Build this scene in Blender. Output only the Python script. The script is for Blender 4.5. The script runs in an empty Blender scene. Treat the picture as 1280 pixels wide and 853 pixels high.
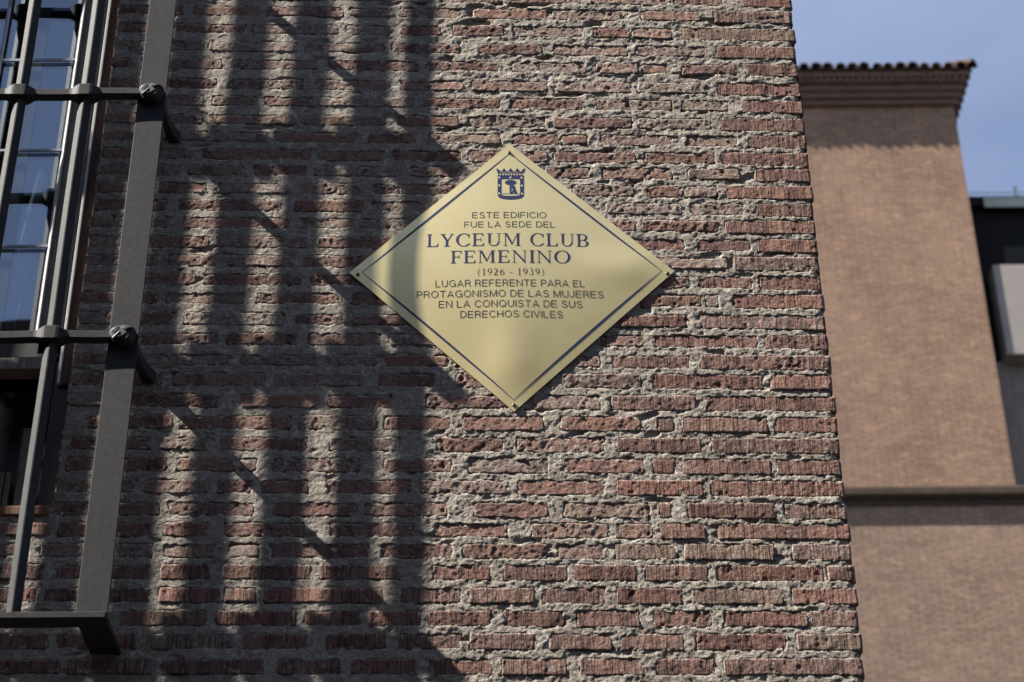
import bpy, bmesh, math, random
import numpy as np
from mathutils import Matrix, Vector

random.seed(11)
rng = np.random.default_rng(7)
sc = bpy.context.scene
col = sc.collection

# ------------------------------------------------------------------ camera
FPX = 2489.0                      # 70 mm lens on a 36 mm sensor, in pixels of the 1280 px photo
TH = math.atan(FPX / 3872.5)      # looking up
RHO = math.atan2(32, 3872)        # slight roll
CAM = np.array([0.0, -4.087, 1.6])
_upc = np.array([0, -math.sin(TH), math.cos(TH)])
_fwd = np.array([0, math.cos(TH), math.sin(TH)])
_rt = np.array([math.cos(RHO), 0, 0]) - math.sin(RHO) * _upc
_up = np.array([math.sin(RHO), 0, 0]) + math.cos(RHO) * _upc

def at(px, py, Y=0.0):
    """point of the upright plane y=Y seen at photo pixel (px,py)"""
    r = (px - 640) * _rt + (426.5 - py) * _up + FPX * _fwd
    return CAM + r * ((Y - CAM[1]) / r[1])

cd = bpy.data.cameras.new('camera')
cam = bpy.data.objects.new('camera', cd); col.objects.link(cam)
m = Matrix(((_rt[0], _up[0], -_fwd[0], CAM[0]), (_rt[1], _up[1], -_fwd[1], CAM[1]),
            (_rt[2], _up[2], -_fwd[2], CAM[2]), (0, 0, 0, 1)))
cam.matrix_world = m
cd.sensor_width = 36; cd.lens = FPX / 1280 * 36
cd.clip_end = 5000; cd.clip_start = 0.1
cd.dof.use_dof = True; cd.dof.focus_distance = 4.97; cd.dof.aperture_fstop = 5.6
sc.camera = cam

# ------------------------------------------------------------------ light
LD = np.array([0.702, 0.176, -0.722]); LD = LD / np.linalg.norm(LD)   # direction the sunlight travels
elev = math.asin(-LD[2]); azi = math.atan2(-LD[0], -LD[1])
w = bpy.data.worlds.new('World'); sc.world = w; w.use_nodes = True
nt = w.node_tree; nt.nodes.clear()
wo = nt.nodes.new('ShaderNodeOutputWorld'); bg = nt.nodes.new('ShaderNodeBackground')
sky = nt.nodes.new('ShaderNodeTexSky'); sky.sky_type = 'NISHITA'; sky.sun_disc = False
sky.sun_elevation = elev; sky.sun_rotation = azi
sky.air_density = 1.0; sky.dust_density = 0.5; sky.ozone_density = 1.6
bg.inputs['Strength'].default_value = 0.05
# thin veil of high cloud over the whole sky
tc = nt.nodes.new('ShaderNodeTexCoord'); mp = nt.nodes.new('ShaderNodeMapping'); mp.inputs['Scale'].default_value = (1, 1, 2.5)
no = nt.nodes.new('ShaderNodeTexNoise'); no.inputs['Scale'].default_value = 2.2; no.inputs['Detail'].default_value = 7; no.inputs['Roughness'].default_value = .5
rp = nt.nodes.new('ShaderNodeMapRange'); rp.inputs[1].default_value = .3; rp.inputs[2].default_value = .75; rp.inputs[3].default_value = .10; rp.inputs[4].default_value = .5
mx = nt.nodes.new('ShaderNodeMix'); mx.data_type = 'RGBA'; mx.inputs[7].default_value = (4.7, 5.1, 7.1, 1)
nt.links.new(tc.outputs['Generated'], mp.inputs[0]); nt.links.new(mp.outputs[0], no.inputs['Vector'])
nt.links.new(no.outputs['Fac'], rp.inputs[0]); nt.links.new(rp.outputs[0], mx.inputs[0])
nt.links.new(sky.outputs[0], mx.inputs[6]); nt.links.new(mx.outputs[2], bg.inputs[0]); nt.links.new(bg.outputs[0], wo.inputs[0])

sd = bpy.data.lights.new('sun', 'SUN'); sd.energy = 5.0; sd.angle = math.radians(.53); sd.color = (1, .945, .86)
so = bpy.data.objects.new('sun', sd); col.objects.link(so)
so.location = (-8, -4, 12)
so.rotation_euler = Vector(LD).to_track_quat('-Z', 'Y').to_euler()
sc.view_settings.view_transform = 'Standard'; sc.view_settings.look = 'None'
sc.view_settings.exposure = 1.68; sc.view_settings.gamma = 1.0

# ------------------------------------------------------------------ helpers
def tag(o, label=None, cat=None, group=None, kind=None):
    if label: o['label'] = label
    if cat: o['category'] = cat
    if group: o['group'] = group
    if kind: o['kind'] = kind
    return o

def wloc(o):
    v = Vector((0, 0, 0))
    while o is not None:
        v += o.location; o = o.parent
    return np.array(v)

def empty(name, loc, label, cat):
    o = bpy.data.objects.new(name, None); col.objects.link(o); o.location = loc
    o.empty_display_size = .1
    return tag(o, label, cat)

def link_mesh(name, me, mat, parent=None, origin=(0, 0, 0)):
    o = bpy.data.objects.new(name, me); col.objects.link(o)
    if mat is not None and not me.materials: me.materials.append(mat)
    base = wloc(parent) if parent is not None else np.zeros(3)
    o.parent = parent
    o.location = np.array(origin) - base
    return o

def np_mesh(name, V, F, mat, parent=None, origin=None, smooth=True, attr=None):
    """V world coordinates (n,3); F quads (m,4) or list"""
    V = np.asarray(V, dtype=np.float64)
    if origin is None: origin = V.mean(0)
    origin = np.asarray(origin, dtype=np.float64)
    me = bpy.data.meshes.new(name)
    L = (V - origin)
    if isinstance(F, np.ndarray):
        me.vertices.add(len(L)); me.vertices.foreach_set('co', L.ravel())
        k = F.shape[1]
        me.loops.add(F.size); me.loops.foreach_set('vertex_index', F.ravel().astype(np.int32))
        me.polygons.add(len(F))
        me.polygons.foreach_set('loop_start', np.arange(0, F.size, k, dtype=np.int32))
        me.polygons.foreach_set('loop_total', np.full(len(F), k, dtype=np.int32))
        me.update(calc_edges=True); me.validate()
    else:
        me.from_pydata(L.tolist(), [], F); me.update()
    me.polygons.foreach_set('use_smooth', np.full(len(me.polygons), smooth, dtype=bool))
    if attr is not None:
        for an, av in attr.items():
            a = me.attributes.new(an, 'FLOAT_COLOR', 'POINT')
            a.data.foreach_set('color', np.asarray(av, dtype=np.float32).ravel())
    return link_mesh(name, me, mat, parent, origin)

class BM:
    """collects shapes in world coordinates"""
    def __init__(s): s.b = bmesh.new()
    def box(s, x0, x1, y0, y1, z0, z1, bev=0):
        r = bmesh.ops.create_cube(s.b, size=1)
        vs = r['verts']
        for v in vs:
            v.co = ((x0 + x1) / 2 + v.co.x * (x1 - x0), (y0 + y1) / 2 + v.co.y * (y1 - y0), (z0 + z1) / 2 + v.co.z * (z1 - z0))
        if bev:
            es = list({e for v in vs for e in v.link_edges})
            bmesh.ops.bevel(s.b, geom=es, offset=bev, segments=2, affect='EDGES', profile=.6)
        return s
    def prism(s, pts, axis, a0, a1):
        """2D outline swept along axis ('x','y','z')"""
        def P(p, a):
            return {'x': (a, p[0], p[1]), 'y': (p[0], a, p[1]), 'z': (p[0], p[1], a)}[axis]
        A = [s.b.verts.new(P(p, a0)) for p in pts]; B = [s.b.verts.new(P(p, a1)) for p in pts]
        n = len(pts)
        for i in range(n): s.b.faces.new((A[i], A[(i + 1) % n], B[(i + 1) % n], B[i]))
        s.b.faces.new(A); s.b.faces.new(B[::-1])
        return s
    def loft(s, rings, cap=True):
        R = [[s.b.verts.new(p) for p in r] for r in rings]
        n = len(R[0])
        for a, b in zip(R[:-1], R[1:]):
            for i in range(n): s.b.faces.new((a[i], a[(i + 1) % n], b[(i + 1) % n], b[i]))
        if cap: s.b.faces.new(R[0]); s.b.faces.new(R[-1][::-1])
        return s
    def cyl(s, p0, p1, r0, r1=None, n=12):
        r1 = r0 if r1 is None else r1
        p0 = Vector(p0); p1 = Vector(p1); d = (p1 - p0).normalized()
        u = d.orthogonal().normalized(); v = d.cross(u)
        return s.loft([[p0 + (u * math.cos(t) + v * math.sin(t)) * r0 for t in [2 * math.pi * k / n for k in range(n)]],
                       [p1 + (u * math.cos(t) + v * math.sin(t)) * r1 for t in [2 * math.pi * k / n for k in range(n)]]])
    def build(s, name, mat, parent=None, origin=None, smooth=False):
        bmesh.ops.recalc_face_normals(s.b, faces=s.b.faces)
        co = np.array([v.co[:] for v in s.b.verts])
        if origin is None: origin = (co.min(0) + co.max(0)) / 2
        bmesh.ops.translate(s.b, verts=s.b.verts, vec=-Vector(origin))
        me = bpy.data.meshes.new(name); s.b.to_mesh(me); s.b.free()
        if smooth: me.polygons.foreach_set('use_smooth', [True] * len(me.polygons))
        return link_mesh(name, me, mat, parent, origin)

def _h(ix, iy, s):
    n = (ix.astype(np.int64) * 374761393 + iy.astype(np.int64) * 668265263 + s * 974711) & 0xffffffff
    n = ((n ^ (n >> 13)) * 1274126177) & 0xffffffff
    n = ((n ^ (n >> 15)) * 2246822519) & 0xffffffff
    return ((n ^ (n >> 16)) & 0xffffffff) / 4294967295.0
def vn(x, y, s=0):
    ix = np.floor(x); iy = np.floor(y); fx = x - ix; fy = y - iy
    fx = fx * fx * (3 - 2 * fx); fy = fy * fy * (3 - 2 * fy)
    a = _h(ix, iy, s); b = _h(ix + 1, iy, s); c = _h(ix, iy + 1, s); d = _h(ix + 1, iy + 1, s)
    return (a + (b - a) * fx) * (1 - fy) + (c + (d - c) * fx) * fy
def fbm(x, y, f, o=4, s=0, g=.5):
    t = 0; A = 1; N = 0
    for k in range(o):
        c, sn = math.cos(.6 * k), math.sin(.6 * k)
        t = t + A * (vn((x * c - y * sn) * f, (x * sn + y * c) * f, s + 17 * k) - .5); N += A; A *= g; f *= 2.03
    return t / N * 2        # about -1..1
def smooth(a, b, x):
    t = np.clip((x - a) / (b - a), 0, 1); return t * t * (3 - 2 * t)

# ------------------------------------------------------------------ materials
class NT:
    def __init__(s, name):
        s.m = bpy.data.materials.new(name); s.m.use_nodes = True; s.t = s.m.node_tree
        s.p = s.t.nodes['Principled BSDF']
    def n(s, typ, **kw):
        x = s.t.nodes.new(typ)
        for k, v in kw.items():
            if k.startswith('i_'):
                x.inputs[k[2:].replace('_', ' ')].default_value = v
            else: setattr(x, k, v)
        return x
    def l(s, a, b): s.t.links.new(a, b)
    def noise(s, scale, detail=4, rough=.55, vec=None, dist=0):
        x = s.n('ShaderNodeTexNoise'); x.inputs['Scale'].default_value = scale; x.inputs['Detail'].default_value = detail
        x.inputs['Roughness'].default_value = rough; x.inputs['Distortion'].default_value = dist
        if vec is None:
            if not hasattr(s, 'gp'): s.gp = s.n('ShaderNodeNewGeometry').outputs['Position']
            vec = s.gp
        s.l(vec, x.inputs['Vector'])
        return x.outputs['Fac']
    def pos(s, scale=(1, 1, 1)):
        g = s.n('ShaderNodeNewGeometry'); mpn = s.n('ShaderNodeMapping'); mpn.inputs['Scale'].default_value = scale
        s.l(g.outputs['Position'], mpn.inputs['Vector']); return mpn.outputs[0]
    def rng(s, v, a, b, c=0, d=1):
        x = s.n('ShaderNodeMapRange'); x.inputs[1].default_value = a; x.inputs[2].default_value = b
        x.inputs[3].default_value = c; x.inputs[4].default_value = d; s.l(v, x.inputs[0]); return x.outputs[0]
    def mix(s, f, a, b, mode='MIX'):
        x = s.n('ShaderNodeMix'); x.data_type = 'RGBA'; x.blend_type = mode
        for inp, v in ((0, f), (6, a), (7, b)):
            if hasattr(v, 'is_linked') or isinstance(v, bpy.types.NodeSocket): s.l(v, x.inputs[inp])
            elif inp == 0: x.inputs[0].default_value = v
            else: x.inputs[inp].default_value = (*v[:3], 1)
        return x.outputs[2]
    def math(s, op, a, b=0.0):
        x = s.n('ShaderNodeMath'); x.operation = op
        for i, v in enumerate((a, b)):
            if isinstance(v, bpy.types.NodeSocket): s.l(v, x.inputs[i])
            else: x.inputs[i].default_value = v
        return x.outputs[0]
    def bump(s, h, dist, strength=1, prev=None):
        x = s.n('ShaderNodeBump'); x.inputs['Distance'].default_value = dist; x.inputs['Strength'].default_value = strength
        s.l(h, x.inputs['Height'])
        if prev is not None: s.l(prev, x.inputs['Normal'])
        return x.outputs[0]
    def fin(s, color=None, rough=.8, normal=None, metal=0, spec=.3):
        if color is not None:
            if isinstance(color, bpy.types.NodeSocket): s.l(color, s.p.inputs['Base Color'])
            else: s.p.inputs['Base Color'].default_value = (*color[:3], 1)
        if isinstance(rough, bpy.types.NodeSocket): s.l(rough, s.p.inputs['Roughness'])
        else: s.p.inputs['Roughness'].default_value = rough
        s.p.inputs['Metallic'].default_value = metal
        s.p.inputs['Specular IOR Level'].default_value = spec
        if normal is not None: s.l(normal, s.p.inputs['Normal'])
        return s.m

def mortar_color(t):
    big = t.noise(9, 4); fine = t.noise(170, 4, .7); mid = t.noise(48, 5, .65)
    c = t.mix(t.rng(big, .35, .65), (.285, .252, .216), (.385, .345, .295))
    c = t.mix(t.rng(t.noise(3.2, 3), .42, .62, 0, .55), c, (.26, .22, .18))
    c = t.mix(t.rng(t.noise(26, 4, .7, vec=t.pos((1, 1, 2.2))), .50, .64, 0, .8), c, (.46, .43, .37))
    c = t.mix(t.rng(mid, .55, .66), c, (.52, .49, .425))
    c = t.mix(t.rng(mid, .36, .44, .55, 0), c, (.19, .16, .13))
    c = t.mix(t.rng(fine, .34, .47, .85, 0), c, (.13, .11, .09))
    return c, fine, mid

def m_mortar():
    t = NT('lime_mortar'); c, fine, mid = mortar_color(t)
    g = t.noise(330, 3, .7)
    b = t.bump(mid, .0046); b = t.bump(fine, .0036, 1, b); b = t.bump(g, .0016, 1, b)
    return t.fin(c, .95, b, spec=.1)

def m_brick():
    t = NT('old_brick')
    at_ = t.n('ShaderNodeAttribute'); at_.attribute_name = 'tint'; tint = at_.outputs['Color']; sco = at_.outputs['Alpha']
    a2 = t.n('ShaderNodeAttribute'); a2.attribute_name = 'wear'; sp = t.n('ShaderNodeSeparateColor'); t.l(a2.outputs['Color'], sp.inputs[0])
    edge, dust = sp.outputs[0], sp.outputs[1]
    mid = t.noise(60, 5, .68); fine = t.noise(190, 4, .72); big = t.noise(22, 4, .65)
    c = t.mix(t.rng(big, .35, .65, 0, .55), tint, (.21, .125, .10))
    c = t.mix(t.rng(fine, .52, .72, 0, .55), c, (.33, .19, .14))
    c = t.mix(t.rng(fine, .35, .45, .75, 0), c, (.06, .036, .03))
    # fired colour shifts along the brick
    sg = t.noise(1, 2, .5, vec=t.pos((17, 17, 5)))
    c = t.mix(t.rng(sg, .40, .47, .5, 0), c, (.085, .048, .045)); c = t.mix(t.rng(sg, .58, .66, 0, .4), c, (.33, .20, .14))
    # mortar smeared over the edges, and dust
    mc, _, _ = mortar_color(t)
    msk = t.math('ADD', t.math('MULTIPLY', edge, .72), t.math('MULTIPLY', t.math('SUBTRACT', mid, .5), 4.2))
    msk = t.rng(msk, .42, .66, 0, .9)
    msk2 = t.rng(t.math('ADD', t.noise(75, 5, .75), dust), .60, .76, 0, .85)
    c = t.mix(t.math('MAXIMUM', msk, msk2), c, mc)
    # vertical drag marks of scored bricks (stretched along z), cut lines
    sv = t.noise(1, 4, .65, vec=t.pos((210, 210, 22)))
    cr = t.noise(1, 2, .5, vec=t.pos((46, 46, 3)))
    crk = t.math('MULTIPLY', t.math('MAXIMUM', t.rng(cr, .42, .44, 0, 1), t.rng(cr, .385, .405, 1, 0)), t.math('MAXIMUM', t.rng(cr, .57, .585, 0, 1), t.rng(cr, .54, .555, 1, 0)))
    b = t.bump(mid, .0038)
    svm = t.math('MULTIPLY', sv, sco)
    b = t.bump(svm, .0038, 1, b)
    crm = t.math('MULTIPLY', t.math('SUBTRACT', crk, 1.0), sco)
    b = t.bump(crm, .0038, 1, b)
    b = t.bump(fine, .0038, 1, b)
    c = t.mix(t.math('MULTIPLY', crm, -.5), c, (.05, .03, .027))
    return t.fin(c, .92, b, spec=.12)

def m_paint(name, c1, c2, rough, bumpd=.0004, scale=60, spec=.4, metal=0):
    t = NT(name); n1 = t.noise(scale, 6, .65); n2 = t.noise(6, 4)
    c = t.mix(t.rng(n1, .35, .68), c1, c2)
    c = t.mix(t.rng(n2, .35, .7, 0, .5), c, tuple(x * .7 for x in c1))
    b = t.bump(n1, bumpd); b = t.bump(t.noise(scale * 6, 3), bumpd * .5, 1, b)
    return t.fin(c, rough, b, spec=spec, metal=metal)

def m_wood(name, c1, c2, rough=.7):
    t = NT(name); v = t.pos((160, 160, 7)); n1 = t.noise(1, 5, .65, vec=v)
    c = t.mix(t.rng(n1, .35, .65), c1, c2); b = t.bump(n1, .0012)
    return t.fin(c, rough, b, spec=.2)

def m_farbrick(name, c1, c2, mo, course=.052, length=.25, joint=.009):
    t = NT(name)
    g = t.n('ShaderNodeNewGeometry'); sx = t.n('ShaderNodeSeparateXYZ'); t.l(g.outputs['Position'], sx.inputs[0])
    cb = t.n('ShaderNodeCombineXYZ'); t.l(t.math('ADD', sx.outputs[0], sx.outputs[1]), cb.inputs[0]); t.l(sx.outputs[2], cb.inputs[1])
    br = t.n('ShaderNodeTexBrick'); t.l(cb.outputs[0], br.inputs['Vector'])
    br.inputs['Scale'].default_value = 1; br.inputs['Brick Width'].default_value = length; br.inputs['Row Height'].default_value = course
    br.inputs['Mortar Size'].default_value = joint; br.inputs['Mortar Smooth'].default_value = .3
    br.inputs['Color1'].default_value = (*c1, 1); br.inputs['Color2'].default_value = (*c2, 1); br.inputs['Mortar'].default_value = (*mo, 1)
    br.inputs['Bias'].default_value = -.1
    n = t.noise(.5, 5, .6); n2 = t.noise(2.6, 5, .7); n3 = t.noise(11, 4, .7)
    c = t.mix(t.rng(n, .35, .7, 0, .5), br.outputs[0], tuple(x * 1.25 for x in c1))
    c = t.mix(t.rng(n2, .5, .75, 0, .5), c, tuple(x * .62 for x in c2))
    c = t.mix(t.rng(n3, .52, .72, 0, .45), c, (c1[0] * 1.1, c1[1] * 1.2, c1[2] * 1.3))
    cell = t.n('ShaderNodeTexVoronoi'); cell.inputs['Scale'].default_value = 1; t.l(t.pos((9, 9, 17)), cell.inputs['Vector'])
    cs = t.n('ShaderNodeSeparateColor'); t.l(cell.outputs['Color'], cs.inputs[0])
    c = t.mix(t.rng(cs.outputs[0], .75, 1, 0, .42), c, tuple(x * .5 for x in c1)); c = t.mix(t.rng(cs.outputs[1], .78, 1, 0, .38), c, (min(1, c1[0] * 1.45), c1[1] * 1.35, c1[2] * 1.15))
    st = t.noise(1, 5, .6, vec=t.pos((2.2, 2.2, .2))); c = t.mix(t.rng(st, .55, .75, 0, .22), c, tuple(x * .55 for x in c1))
    b = t.bump(br.outputs['Fac'], -.004); b = t.bump(t.noise(30, 4), .006, 1, b)
    return t.fin(c, .9, b, spec=.1)

MORTAR = m_mortar(); BRICK = m_brick()
IRON = m_paint('grey_iron_paint', (.024, .0245, .026), (.042, .043, .045), .62, .0004, 70, .2)
PLQ = None
def m_plaque():
    t = NT('gold_plate')
    v = t.pos((420, 420, 3)); n = t.noise(1, 3, .5, vec=v); n2 = t.noise(8, 4)
    c = t.mix(t.rng(n2, .35, .7), (.90, .76, .40), (.85, .71, .35))
    c = t.mix(t.rng(n, .35, .65, 0, .08), c, (.62, .5, .25))
    b = t.bump(n, .00006)
    return t.fin(c, .36, b, metal=.62, spec=.5)
PLQ = m_plaque()
BLUE = m_paint('navy_print', (.018, .023, .085), (.024, .03, .11), .45, .00002, 200)
BLACKP = m_paint('dark_print', (.045, .042, .04), (.06, .056, .055), .5, .00002, 200)
SCREW = m_paint('screw_steel', (.12, .11, .09), (.2, .18, .14), .4, .0002, 300, metal=.6)
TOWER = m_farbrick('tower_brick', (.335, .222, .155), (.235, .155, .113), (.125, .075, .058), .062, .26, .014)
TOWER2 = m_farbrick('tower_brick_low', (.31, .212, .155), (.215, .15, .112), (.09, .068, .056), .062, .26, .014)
STREETW = m_farbrick('street_brick', (.13, .075, .055), (.10, .055, .045), (.16, .14, .12), .058, .21, .015)
SIDEW = m_farbrick('plain_old_brick', (.19, .105, .085), (.15, .08, .068), (.27, .25, .21), .058, .21, .018)
TILE = m_paint('clay_tile', (.055, .038, .03), (.11, .065, .048), .85, .004, 14, .1)
CORN = m_farbrick('cornice_brick', (.17, .095, .068), (.12, .068, .05), (.2, .15, .12), .06, .12, .012)
BANDM = m_paint('band_stone', (.06, .042, .034), (.095, .068, .055), .85, .003, 8, .1)
WHITEP = m_paint('white_frame_paint', (.50, .49, .48), (.62, .61, .60), .35, .0004, 60)
OLIVE = m_paint('weathered_frame_paint', (.15, .14, .12), (.22, .20, .17), .6, .0006, 60)
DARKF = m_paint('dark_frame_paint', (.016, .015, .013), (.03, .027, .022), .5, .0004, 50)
WOOD = m_wood('brown_wood', (.07, .042, .033), (.115, .07, .052))
GREYW = m_wood('grey_wood', (.12, .10, .085), (.26, .235, .21))
SILLM = m_wood('sill_tile', (.12, .06, .035), (.24, .12, .065))
SPACER = m_paint('glazing_bar_paint', (.30, .34, .45), (.36, .40, .50), .5, .0001, 60)
DARKCL = m_paint('dark_metal_cladding', (.006, .006, .008), (.010, .010, .012), .7, .001, 3, .12)
COPPER = m_paint('pale_green_roof_metal', (.32, .36, .30), (.42, .46, .38), .5, .001, 3)
BEIGE = m_paint('beige_panel', (.27, .24, .215), (.33, .295, .265), .8, .002, 3)
GREYR = m_paint('grey_brown_render', (.20, .165, .145), (.25, .205, .18), .85, .004, 2)
RAILM = m_paint('pale_rail_metal', (.6, .62, .62), (.7, .72, .72), .5, .0005, 20)
INNER = m_paint('dark_room', (.02, .02, .02), (.03, .03, .03), .9)
PAVE = m_paint('asphalt', (.035, .034, .033), (.05, .049, .047), .9, .003, 40, .2)

def m_glass():
    t = NT('window_glass')
    gl = t.n('ShaderNodeBsdfGlossy'); gl.inputs['Roughness'].default_value = .01; gl.inputs['Color'].default_value = (.80, .88, 1, 1)
    tr = t.n('ShaderNodeBsdfTransparent'); tr.inputs['Color'].default_value = (.55, .6, .62, 1)
    ms = t.n('ShaderNodeMixShader'); ms.inputs[0].default_value = .22
    b = t.bump(t.noise(1.3, 2), .004); t.l(b, gl.inputs['Normal'])
    t.l(tr.outputs[0], ms.inputs[1]); t.l(gl.outputs[0], ms.inputs[2])
    t.l(ms.outputs[0], t.t.nodes['Material Output'].inputs['Surface'])
    return t.m
GLASS = m_glass()
CURT = m_paint('curtain_cloth', (.72, .72, .72), (.8, .8, .8), .9, .0002, 200)

# ------------------------------------------------------------------ street
b = BM(); b.b.faces.new([b.b.verts.new(p) for p in ((-400, -400, 0), (400, -400, 0), (400, 400, 0), (-400, 400, 0))])
g = b.build('ground', PAVE, origin=(0, 0, 0)); tag(g, 'dark asphalt street below the walls', kind='structure')

# ------------------------------------------------------------------ near brick building: corner with window
XC = at(1035, 426, 0)[0]                  # corner of the wall
XO = at(118, 240, 0)[0]                   # right edge of the window opening
ZB = at(60, 643, 0)[2]                    # its bottom
ZT = at(140, -75, 0)[2]                   # its top
XL = XO - 1.30                            # its left edge
GX0, GX1, GZ0, GZ1 = -1.62, XC, 3.16, 5.60   # region of brick by brick masonry
RET = .30                                 # depth of it round the corner

bld = empty('brick_building', (0, 0, 0), 'old red brick building corner with lime mortar joints, holding the gold plaque and barred window', 'building')

# courses read off the wall: (centre y at the corner side, height) in photo px, then brick ends
COURSES = [
 (2, [(550,627),(634,727),(739,835),(841,904),(927,0)]),
 (22, [(500,577),(592,684),(691,786),(801,876),(892,0)]),
 (44, [(500,552),(565,630),(640,730),(742,788),(790,840),(850,0)]),
 (66, [(490,575),(596,677),(692,785),(795,882),(894,0)]),
 (88, [(532,625),(640,733),(744,798),(801,835),(852,920),(932,0)]),
 (112,[(500,580),(589,685),(692,789),(797,884),(896,0)]),
 (133.5,[(527,626),(636,729),(746,840),(852,911),(927,0)]),
 (156.5,[(495,574),(582,683),(691,790),(797,889),(900,0)]),
 (177.5,[(535,626),(639,699),(701,736),(751,841),(857,922),(935,0)]),
 (199.5,[(250,390),(490,577),(586,685),(692,795),(805,894),(901,0)]),
 (219,[(590,672),(682,738),(752,841),(859,925),(943,0)]),
 (241,[(610,705),(715,793),(803,853),(855,897),(907,0)]),
 (262.5,[(650,745),(757,853),(862,930),(944,0)]),
 (284,[(700,794),(802,899),(906,0)]),
 (307.5,[(770,856),(872,938),(947,0)]),
 (330.5,[(812,910),(917,0)]),
 (354,[(790,862),(872,940),(949,0)]),
 (377,[(800,878),(880,900),(915,0)]),
 (403,[(770,859),(875,0)]),
 (427.5,[(750,805),(815,947),(957,0)]),
 (454,[(480,560),(690,751),(766,863),(875,0)]),
 (478,[(216,331),(342,452),(472,545),(570,690),(702,802),(815,955),(963,0)]),
 (505,[(160,275),(300,395),(410,490),(532,640),(655,751),(764,870),(884,0)]),
 (531.5,[(480,564),(577,680),(700,801),(822,844),(852,960),(967,0)]),
 (558,[(200,260),(275,385),(412,500),(545,630),(646,757),(771,877),(889,0)]),
 (584,[(220,296),(297,322),(340,450),(480,565),(585,686),(706,806),(815,845),(853,964),(971,0)]),
 (611,[(180,260),(325,386),(407,515),(525,636),(647,757),(770,880),(888,0)]),
 (639,[(210,318),(340,445),(455,560),(592,685),(705,812),(822,841),(860,969),(980,0)]),
 (664.5,[(204,260),(280,380),(411,520),(541,635),(664,761),(770,817),(825,882),(897,0)]),
 (690.5,[(205,270),(285,325),(335,462),(475,566),(576,685),(697,756),(769,846),(855,969),(990,0)]),
 (717,[(200,262),(278,388),(400,500),(540,614),(630,709),(717,796),(807,885),(895,1030),(1034,0)]),
 (745.5,[(198,275),(280,320),(330,478),(500,576),(587,668),(677,757),(771,853),(865,979),(990,0)]),
 (774,[(270,370),(380,450),(536,614),(629,706),(721,800),(815,890),(904,1010),(1013,0)]),
 (803,[(180,291),(304,385),(407,484),(496,578),(587,668),(686,765),(776,855),(870,984),(996,0)]),
 (834,[(201,330),(346,426),(439,521),(534,616),(627,709),(724,805),(819,894),(905,0)]),
]
def corner_px(y): return 988 + 94 * y / 853

bricks = []     # dict: xa, xb, za (centre z left), zb, hh, corner, style
def add_course(yR, spans, zc=None):
    def yof(px, yr):      # courses sag a little to the left
        d = 9.5 - 7.5 * min(max(yr, 0), 850) / 700
        return yr - d * (960 - px) / 700
    hp = (15.6 + 6.2 * yR / 830)
    lst = []
    if spans:
        for a, bb in spans:
            cor = bb == 0
            if cor: bb = corner_px(yR)
            A = at(a, yof(a, yR)); B = at(bb, yof(bb, yR))
            f = 1.0
            if a < 880 and yR < 470: f = .84
            if a < 545: f = .78 if yR < 470 else .9
            if cor: f = 1.0
            M0 = at((a + bb) / 2, yof(a, yR) - hp * f / 2); M1 = at((a + bb) / 2, yof(a, yR) + hp * f / 2)
            lst.append([A[0], B[0] if not cor else XC, A[2], B[2], (M0[2] - M1[2]) / 2, cor])
        lst.sort(key=lambda r: r[0])
        # gaps left of / between listed ones
        full = []
        prev = None
        for r in lst:
            if prev is not None and r[0] - prev > .10:
                x = prev + .018
                while r[0] - x > .06:
                    rem = r[0] - .018 - x
                    L = rem if rem < .27 else random.uniform(.15, .21)
                    full.append([x, x + L, r[2], r[2], r[4] * random.uniform(.85, 1), False]); x += L + .018
                    if rem < .27: break
            full.append(r); prev = r[1]
        lst = full
        zl = lst[0][2]; hl = lst[0][4] if not lst[0][5] else .015
        x = lst[0][0] - random.uniform(.016, .028)
        slope = (at(0, yof(0, yR))[2] - at(400, yof(400, yR))[2]) / (at(0, yR)[0] - at(400, yR)[0])
    else:
        x = XC; zl = zc; slope = 0; hl = .0165
        L = random.choice([.12, .21, .25]); lst.append([x - L, x, zc, zc, .018, True]); x -= L + random.uniform(.014, .024)
    while x > GX0 + .03:
        L = min(random.choice([.13, .18, .20, .22, .25]) * random.uniform(.9, 1.1), x - GX0)
        h = hl * random.uniform(.88, 1.05)
        z1 = zl - (lst[0][0] - x) * slope * 0
        zz = (lst[0][2] if lst else zl)
        lst.insert(0, [x - L, x, zz - L * slope, zz, h, False]); x -= L + random.uniform(.014, .03)
    return lst
rows = []
for yR, spans in COURSES: rows.append(add_course(yR, spans))
ztop = max(r[-1][2] for r in rows); zbot = min(r[-1][2] for r in rows)
z = ztop + .058
while z < GZ1: rows.insert(0, add_course(-50, None, z)); z += random.uniform(.055, .06)
z = zbot - .059
while z > GZ0: rows.append(add_course(900, None, z)); z -= random.uniform(.056, .061)

def clip_open(r):
    """pieces of a brick outside the window opening"""
    zc = (r[2] + r[3]) / 2
    if not (ZB - .006 < zc < ZT): return [r]
    if r[0] >= XO: return [r]
    out = []
    if r[1] > XO + .05:
        q = list(r); q[0] = XO + random.uniform(-.004, .006); out.append(q)
    return out
allb = []
for rw in rows:
    for r in rw:
        for q in clip_open(r): allb.append(q)

def proj(P):
    d = np.asarray(P) - CAM; f = d @ _fwd
    return 640 + FPX * (d @ _rt) / f, 426.5 - FPX * (d @ _up) / f

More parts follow.
